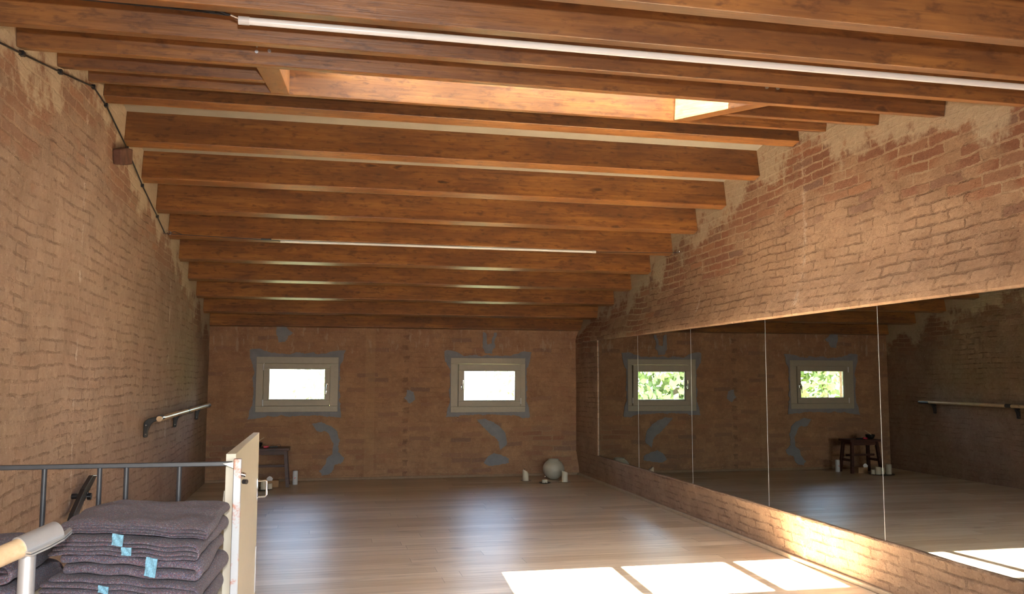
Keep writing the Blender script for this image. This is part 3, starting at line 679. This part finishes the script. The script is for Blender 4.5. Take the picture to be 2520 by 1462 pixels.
# ------------------------------------------------------------------ blankets
def bil(q, s, t):
    a = Vector(q[0])*(1-s)+Vector(q[1])*s; b = Vector(q[3])*(1-s)+Vector(q[2])*s
    return a*(1-t)+b*t
def blanket(name, quad, zb, th, nU, seed, droop=.02, bulge=.01):
    """quad: front-left, front-right, back-right, back-left in plan; folded edge at the right"""
    root_c = bil(quad, .5, .5); mb = MB(); tau = th/(2*nU)
    W_ = (Vector(quad[1])-Vector(quad[0])).length; NT_, NS = 18, 16
    def disp(s, t):
        z = .007*noise.noise(Vector((s*2.2+1, t*2.0, 1)))+.003*noise.noise(Vector((s*2.2+seed*3, t*2.0, seed)))+.005*noise.noise(Vector((s*7+seed, t*6, seed*2)))
        z -= droop*max(0, (.22-s)/.22)**2 + droop*.35*max(0, (.15-t)/.15)**2 + .4*droop*max(0, (s-.85)/.15)**2
        return z
    for u in range(nU):
        ro = th/2-u*tau*1.0; ri = ro-tau*.86
        l0 = (random.random()-.5)*.06; l1 = (random.random()-.5)*.07; f0 = (random.random()-.5)*.03; wv = random.random()*9
        prof = []
        R_ = ro/W_
        for k in range(NS+1): prof.append((l0+(1-R_-l0)*k/NS, ro, ri, 0))
        for k in range(1, 8):
            a = math.pi*k/8; prof.append((1-R_, ro, ri, a))
        for k in range(NS+1): prof.append((l1+(1-R_-l1)*(1-k/NS), -ro, -ri, math.pi))
        rows = []
        for j in range(NT_+1):
            t = j/NT_; tt = t+f0*(1-t)
            rowo, rowi = [], []
            rnd_ = .0035*(1 if 0 < j < NT_ else 0)
            for (s, zo, zi, a) in prof:
                if 0 < a < math.pi:
                    so, zo_ = s+math.sin(a)*ro/W_, math.cos(a)*ro; si, zi_ = s+math.sin(a)*max(ri, .001)/W_, math.cos(a)*ri
                else: so, si, zo_, zi_ = s, s, zo, zi
                wob = .012*noise.noise(Vector((so*5, wv, seed)))
                for (ss, zz, row) in ((so, zo_, rowo), (si, zi_, rowi)):
                    p = bil(quad, ss, tt+wob*(1-t))
                    sh = (0 if 0 < j < NT_ else -.0012)*(1 if abs(zz) == abs(zo_) else -1)*(1 if zz > 0 else -1)
                    sq = bulge*(math.sin(seed*3+t*5+ss*4))*.5
                    row.append(mb.bm.verts.new((p.x-root_c.x+sq, p.y-root_c.y, zb+th/2+zz+sh+disp(min(max(ss, 0), 1), t)+.0025*noise.noise(Vector((ss*6, t*6, u+seed)))-0)))
            rows.append((rowo, rowi))
        n = len(prof)
        for (A0, A1), (B0, B1) in zip(rows, rows[1:]):
            for k in range(n-1):
                mb.bm.faces.new((A0[k], A0[k+1], B0[k+1], B0[k])); mb.bm.faces.new((A1[k], B1[k], B1[k+1], A1[k+1]))
            for k in (0, n-1): mb.bm.faces.new((A0[k], B0[k], B1[k], A1[k]))
        for A0, A1 in (rows[0], rows[-1]):
            for k in range(n-1): mb.bm.faces.new((A0[k], A1[k], A1[k+1], A0[k+1]))
    o = mb.build(name, MAT['felt'], smooth=False, loc=(root_c.x, root_c.y, 0))
    for p in o.data.polygons: p.use_smooth = True
    sm = o.modifiers.new('soft', 'SUBSURF'); sm.levels = 1; sm.render_levels = 2
    return o
q1 = [(-.602, 2.26), (-.250, 2.08), (-.238, 2.50), (-.60, 2.555)]
def jq(q, dx, dy, g=0): return [(x+dx-g*(1 if x < -.4 else -1), y+dy-g*(1 if y < 2.3 else -1)) for x, y in q]
stack = [(q1, .832, .024, 2, 1, .016, 'grey purple felt blanket folded on top of the stack by the gate'),
         (jq(q1, -.014, -.008, .006), .785, .037, 2, 2, .012, 'grey purple felt blanket second from the top, with two pale blue tape squares'),
         (jq(q1, -.006, -.006, -.004), .735, .044, 1, 3, .008, 'dark felt blanket third from the top, with a long pale blue tape'),
         (jq(q1, -.016, -.012, .010), .682, .047, 2, 4, .006, 'dark felt blanket lowest in view, with one small pale blue tape'),
         (jq(q1, -.008, -.004, .0), .622, .055, 2, 5, .006, 'dark felt blanket at the very bottom edge of the photo, under the others')]
grp = 'folded felt blankets in the stack'
bl = []
for (q, zb, th, nU, sd, dr, lab) in stack:
    o = blanket('folded_blanket', q, zb, th, nU, sd, dr); tag(o, lab, 'blanket', grp); bl.append((o, q))
def tape(o, x, z, wx, hz, y, rot=0, tiltx=0):
    mb = MB(); N = 6
    gr = [[mb.bm.verts.new(((i/N-.5)*wx, .0012*math.sin(i*1.3+j), (j/N-.5)*hz)) for i in range(N+1)] for j in range(N+1)]
    bk = [[mb.bm.verts.new(((i/N-.5)*wx, .003, (j/N-.5)*hz)) for i in range(N+1)] for j in range(N+1)]
    for G in (gr, bk):
        for j in range(N):
            for i in range(N): mb.bm.faces.new((G[j][i], G[j][i+1], G[j+1][i+1], G[j+1][i]))
    for i in range(N):
        mb.bm.faces.new((gr[0][i], gr[0][i+1], bk[0][i+1], bk[0][i])); mb.bm.faces.new((gr[N][i], gr[N][i+1], bk[N][i+1], bk[N][i]))
        mb.bm.faces.new((gr[i][0], gr[i+1][0], bk[i+1][0], bk[i][0])); mb.bm.faces.new((gr[i][N], gr[i+1][N], bk[i+1][N], bk[i][N]))
    c = mb.build('tape_label', MAT['label'], o, label='pale blue cloth tape')
    c.location = (x-o.location.x, y-o.location.y, z); c.rotation_euler = (tiltx, rot, math.radians(-28))
    return c
tape(bl[1][0], -.452, .820, .028, .026, 2.150, .1)
tape(bl[1][0], -.430, .796, .025, .018, 2.138, 0)
tape(bl[2][0], -.372, .764, .028, .042, 2.112, .12)
tape(bl[3][0], -.480, .709, .026, .016, 2.160, .1)
struct(MB().box(-.53, -.35, 2.32, 2.46, 0.001, .612).build('stack_support', MAT['cream']))  # unseen support box carrying the blanket stack
q2 = [(-.90, 2.22), (-.665, 2.16), (-.655, 2.50), (-.89, 2.56)]
for k, (zb, th) in enumerate(((.732, .050), (.665, .052))):
    o = blanket('folded_blanket', jq(q2, 0, k*.01), zb, th, 2, 11+k, .02)
    tag(o, ['dark felt blanket slumped behind the aluminium post, top one', 'dark felt blanket slumped behind the aluminium post, lower one'][k], 'blanket', 'felt blankets behind the aluminium post')
struct(MB().box(-.87, -.69, 2.28, 2.48, 0.001, .660).build('pile_support', MAT['cream']))  # unseen support box under the slumped blankets
# ------------------------------------------------------------------ things on the floor by the back wall
def saucer(mb, r, z=0): return mb.lathe([(0, z+.0005), (r*.55, z+.0005), (r*.9, z+.005), (r, z+.008), (r*.97, z+.009), (r*.88, z+.006), (r*.5, z+.003), (0, z+.003)], seg=32)
ca = thing('candle_on_saucer', 'burnt ivory pillar candle with pointed top, on a pale saucer left of the vase', 'candle', (2.258, 9.68, 0))
saucer(MB(), .065).build('saucer', MAT['paledish'], ca, smooth=True)
mb = MB(); mb.lathe([(0, .003), (.034, .003), (.034, .02), (.033, .09), (.031, .105), (.020, .118), (0, .112)], seg=28)
for v in mb.bm.verts:
    if v.co.z > .07: v.co.z += (-v.co.x*.75)*(v.co.z-.07)/.05*.9; v.co.x -= .006*(v.co.z-.07)/.06
mb.build('wax', MAT['wax'], ca, smooth=True)
MB().tube([(-.012, 0, .125), (-.014, 0, .142)], .0018, 6).build('wick', MAT['wick'], ca)
cb = thing('tealight_holder', 'short candle stub with chrome snuffer rod on a dark dish before the round vase', 'candle', (2.425, 9.46, 0))
saucer(MB(), .066).build('dish', MAT['darkdish'], cb, smooth=True)
MB().lathe([(0, .003), (.031, .003), (.032, .036), (.028, .039), (0, .034)], seg=28).build('wax', MAT['wax'], cb, smooth=True)
m = MB().tube([(.002, -.005, .033), (.002, -.005, .066)], .0025, 8); m.lathe([(0, .064), (.006, .067), (.0075, .073), (.005, .079), (0, .081)], c=(.002, -.005, 0), seg=12)
m.build('snuffer', MAT['chrome'], cb, smooth=True, label='thin rod with a shiny ball')
MB().lathe([(0, .003), (.006, .005), (.006, .012), (0, .016)], c=(-.001, -.05, .002), seg=12).build('dish_knob', MAT['chrome'], cb, smooth=True, label='small shiny ball')
cc = thing('candle_on_saucer', 'fluted ivory candle with a metal spike, right of the round vase', 'candle', (2.655, 9.49, 0))
saucer(MB(), .070).build('saucer', MAT['paledish'], cc, smooth=True)
mb = MB(); mb.lathe([(0, .003), (.033, .003), (.033, .05), (.034, .10), (.037, .110), (.033, .122), (.022, .116), (0, .106)], c=(.008, 0, 0), seg=28)
for v in mb.bm.verts:
    if v.co.z > .09: v.co.z += (-v.co.x)*.35
mb.build('wax', MAT['wax'], cc, smooth=True)
MB().tube([(.004, 0, .11), (.004, 0, .172)], .0022, 8).tube([(-.006, 0, .163), (.014, 0, .163)], .0018, 6).build('spike', MAT['chrome'], cc, smooth=True, label='thin metal spike')
MB().tube([(.050+.012*math.cos(a), -.03, .012+.010*math.sin(a)) for a in [k*math.pi/6 for k in range(13)]], .002, 6, False).build('ring_handle', MAT['alu'], cc, smooth=True)
vs = MB(); R = .116
pf = [(0, .004), (.035, .002), (.06, .012)]
for k in range(3, 18):
    a = -math.pi/2+math.pi*k/20; pf.append((R*1.06*math.cos(a), .118+R*math.sin(a)))
pf += [(.062, .231), (.056, .230), (.058, .222), (.08, .205), (.1, .16), (.105, .11), (.07, .04), (0, .02)]
vs.lathe(pf, seg=48)
tag(vs.build('globe_vase', MAT['ceram'], smooth=True, loc=(2.610, 9.78, 0)), 'large round pale stoneware vase on the floor in the far right corner', 'vase')
# white spray can near the stool
ct = thing('white_canister', 'tall white canister with a small red mark, right of the dark stool', 'canister', (-.285, 9.85, 0))
MB().lathe([(0, .001), (.026, .001), (.028, .004), (.028, .142), (.025, .149), (.018, .152), (0, .152)], seg=28).build('body', MAT['white'], ct, smooth=True)
for dz, dx in ((.078, 0), (.070, -.003)): MB().prism([(-.004+dx, dz-.004), (.004+dx, dz-.003), (.005+dx, dz+.003), (-.003+dx, dz+.004)], 1, -.0295, -.0275).build('red_mark', MAT['redink'], ct, label='small red printed mark')
# stools
def stool(name, lab, loc, rz, w_, d_, h_, mat):
    t = thing(name, lab, 'stool', loc, rz, 'dark wooden stools by the back wall')
    MB().box(-w_/2, w_/2, -d_/2, d_/2, h_-.028, h_, .003).build('seat', mat, t)
    m = MB(); m.box(-w_/2+.035, w_/2-.035, -d_/2+.03, -d_/2+.048, h_-.07, h_-.028); m.box(-w_/2+.035, w_/2-.035, d_/2-.048, d_/2-.03, h_-.07, h_-.028)
    m.build('apron', mat, t)
    for sx in (-1, 1):
        for sy_ in (-1, 1):
            x1, y1 = sx*(w_/2-.045), sy_*(d_/2-.04); x0, y0 = sx*(w_/2-.012), sy_*(d_/2-.0)
            m = MB(); q = .017
            lo = [m.bm.verts.new((x0+a*q, y0+b*q, 0.001)) for a, b in ((-1, -1), (1, -1), (1, 1), (-1, 1))]
            hi = [m.bm.verts.new((x1+a*q, y1+b*q, h_-.028)) for a, b in ((-1, -1), (1, -1), (1, 1), (-1, 1))]
            m.bm.faces.new(lo[::-1]); m.bm.faces.new(hi)
            for k in range(4): m.bm.faces.new((lo[k], lo[(k+1) % 4], hi[(k+1) % 4], hi[k]))
            m.build('leg', mat, t)
    zs = .14
    for sx in (-1, 1):
        x = sx*(w_/2-.025); MB().box(x-.010, x+.010, -d_/2+.01, d_/2-.01, zs, zs+.03).build('stretcher', mat, t)
    m = MB(); m.box(-w_/2+.02, w_/2-.02, -.012, .012, zs+.06, zs+.085).build('stretcher', mat, t)
    return t
stool('wooden_stool', 'dark wooden stool with splayed legs, holding the singing bowl, by the back wall', (-.560, 9.78, 0), 0, .43, .26, .41, MAT['stool'])
# singing bowl and its striker
bw = MB().lathe([(0, .002), (.025, .002), (.045, .012), (.056, .035), (.058, .055), (.055, .055), (.052, .036), (.042, .016), (.02, .007), (0, .006)], seg=36)
tag(bw.build('singing_bowl', MAT['darkdish'], smooth=True, loc=(-.690, 9.75, .411)), 'small dark metal bowl on the stool by the back wall', 'bowl')
m = MB().tube([(-.723, 9.735, .437), (-.690, 9.745, .470), (-.617, 9.755, .520)], [.006, .006, .005], 8)
tag(m.build('bowl_striker', MAT['oak'], smooth=True), 'pale wooden striker leaning in the dark bowl', 'striker')
tag(MB().lathe([(0, 0), (.012, .004), (.017, .015), (.012, .028), (0, .031)], c=(-.675, 9.725, .421), seg=16).build('small_ball', MAT['ceram'], smooth=True), 'small pale ball inside the dark bowl', 'ball')
tag(MB().box(-.620, -.580, 9.70, 9.725, .4115, .432, .005).tube([(-.59, 9.715, .424), (-.566, 9.715, .424)], .010, 10).build('red_lighter', MAT['red']), 'small red plastic object on the stool', 'lighter')
m = MB().tube([(-.555, 9.71, .421), (-.47, 9.72, .421)], .008, 10); m.tube([(-.50, 9.715, .424), (-.475, 9.72, .445), (-.455, 9.725, .448), (-.44, 9.73, .435), (-.447, 9.73, .418)], .002, 6)
m.tube([(-.55, 9.715, .425), (-.53, 9.72, .442), (-.51, 9.725, .428)], .002, 6)
tag(m.build('coiled_black_lead', MAT['black'], smooth=True), 'black coiled lead lying on the stool beside the red object', 'cable')
# tray of candles under the stool
tr = MB().lathe([(0, .0015), (.12, .0015), (.15, .006), (.152, .010), (.146, .010), (.118, .005), (0, .004)], seg=40)
tag(tr.build('round_tray', MAT['darkdish'], smooth=True, loc=(-.655, 9.50, 0)), 'dark round tray on the floor in front of the stool', 'tray')
def pillar(nm, x, y, r, h, lab, mat='wax', z=.0055):
    t = thing(nm, lab, 'candle', (x, y, z), 0, 'ivory candles on the round tray')
    MB().lathe([(0, 0), (r, 0), (r, h-.004), (r*.93, h), (r*.8, h-.002), (0, h-.006)], seg=28).build('wax', MAT[mat], t, smooth=True)
    MB().tube([(0, 0, h-.007), (.001, 0, h+.006)], .0015, 6).build('wick', MAT['wick'], t)
pillar('pillar_candle', -.590, 9.475, .032, .088, 'tall ivory pillar candle on the round tray, seen through the gate handle')
pillar('pillar_candle', -.528, 9.485, .024, .055, 'short ivory candle at the right edge of the round tray')
pillar('pillar_candle', -.668, 9.50, .026, .075, 'medium ivory candle at the middle of the round tray')
pillar('pillar_candle', -.735, 9.47, .034, .118, 'tallest ivory pillar candle, left on the round tray')
t = thing('cardboard_box', 'small brown cardboard box on the floor behind the candle tray', 'box', (-.515, 9.71, 0))
m = MB(); m.box(-.065, .065, -.05, .05, .001, .070); m.build('carton', MAT['card'], t)
m = MB().prism([(-.020, 0), (.030, .0), (.036, .022), (.022, .040), (.002, .048), (-.018, .038), (-.03, .018)], 1, -.002, .001)
o = m.build('curled_paper', MAT['paper'], loc=(-.548, 9.60, .0885)); o.rotation_euler.x = -.25
tag(o, 'rounded white paper piece propped up behind the tray candles', 'paper')
o.location = (-.545, 9.646, .0715)
# ------------------------------------------------------------------ outside
struct(MB().box(-40, 45, YB+.6, 60, -3.2, -3.0).build('ground', MAT['grass']))
def tree(x, y, h, r, seed, lab):
    random.seed(seed)
    t = thing('tree', lab, 'tree', (x, y, -3), 0, 'trees outside the back windows')
    MB().tube([(0, 0, 0), (.1, 0, h*.35), (0, .1, h*.6)], [.22, .17, .10], 10).build('trunk', MAT['bark'], t, smooth=True)
    mb = MB()
    cl = [(random.gauss(0, r*.45), random.gauss(0, r*.4), h*.62+random.gauss(0, h*.16), r*(.35+.3*random.random())) for _ in range(14)]
    for k in range(4200):
        cx, cy_, cz, cr_ = random.choice(cl)
        d = Vector((random.gauss(0, 1), random.gauss(0, 1), random.gauss(0, 1))).normalized()*cr_*(.75+.3*random.random())
        c = Vector((cx, cy_, cz))+d; a = (Vector((random.gauss(0, 1), random.gauss(0, 1), random.gauss(0, 1))).normalized())
        b = a.cross(d.normalized()+Vector((.01, 0, 0))).normalized(); s_ = .09+.10*random.random()
        vs_ = [mb.bm.verts.new(c+a*s_), mb.bm.verts.new(c+b*s_*.5), mb.bm.verts.new(c-a*s_), mb.bm.verts.new(c-b*s_*.5)]
        mb.bm.faces.new(vs_)
    mb.build('foliage', MAT['leaf'], t)
for i, (x, y, h, r, lab) in enumerate(((-10.0, 25.5, 6.6, 2.3, 'leafy tree outside, farthest left, seen in the mirror image of the left window'), (-4.2, 24, 6.4, 2.3, 'leafy tree outside, seen in the mirror image of the right window'), (.2, 32, 6.6, 2.2, 'leafy tree outside behind the left window, farther off'),
                                        (7.4, 24.5, 6.8, 2.2, 'leafy tree outside, just right of the right window'))):
    tree(x, y, h, r, 20+i, lab)
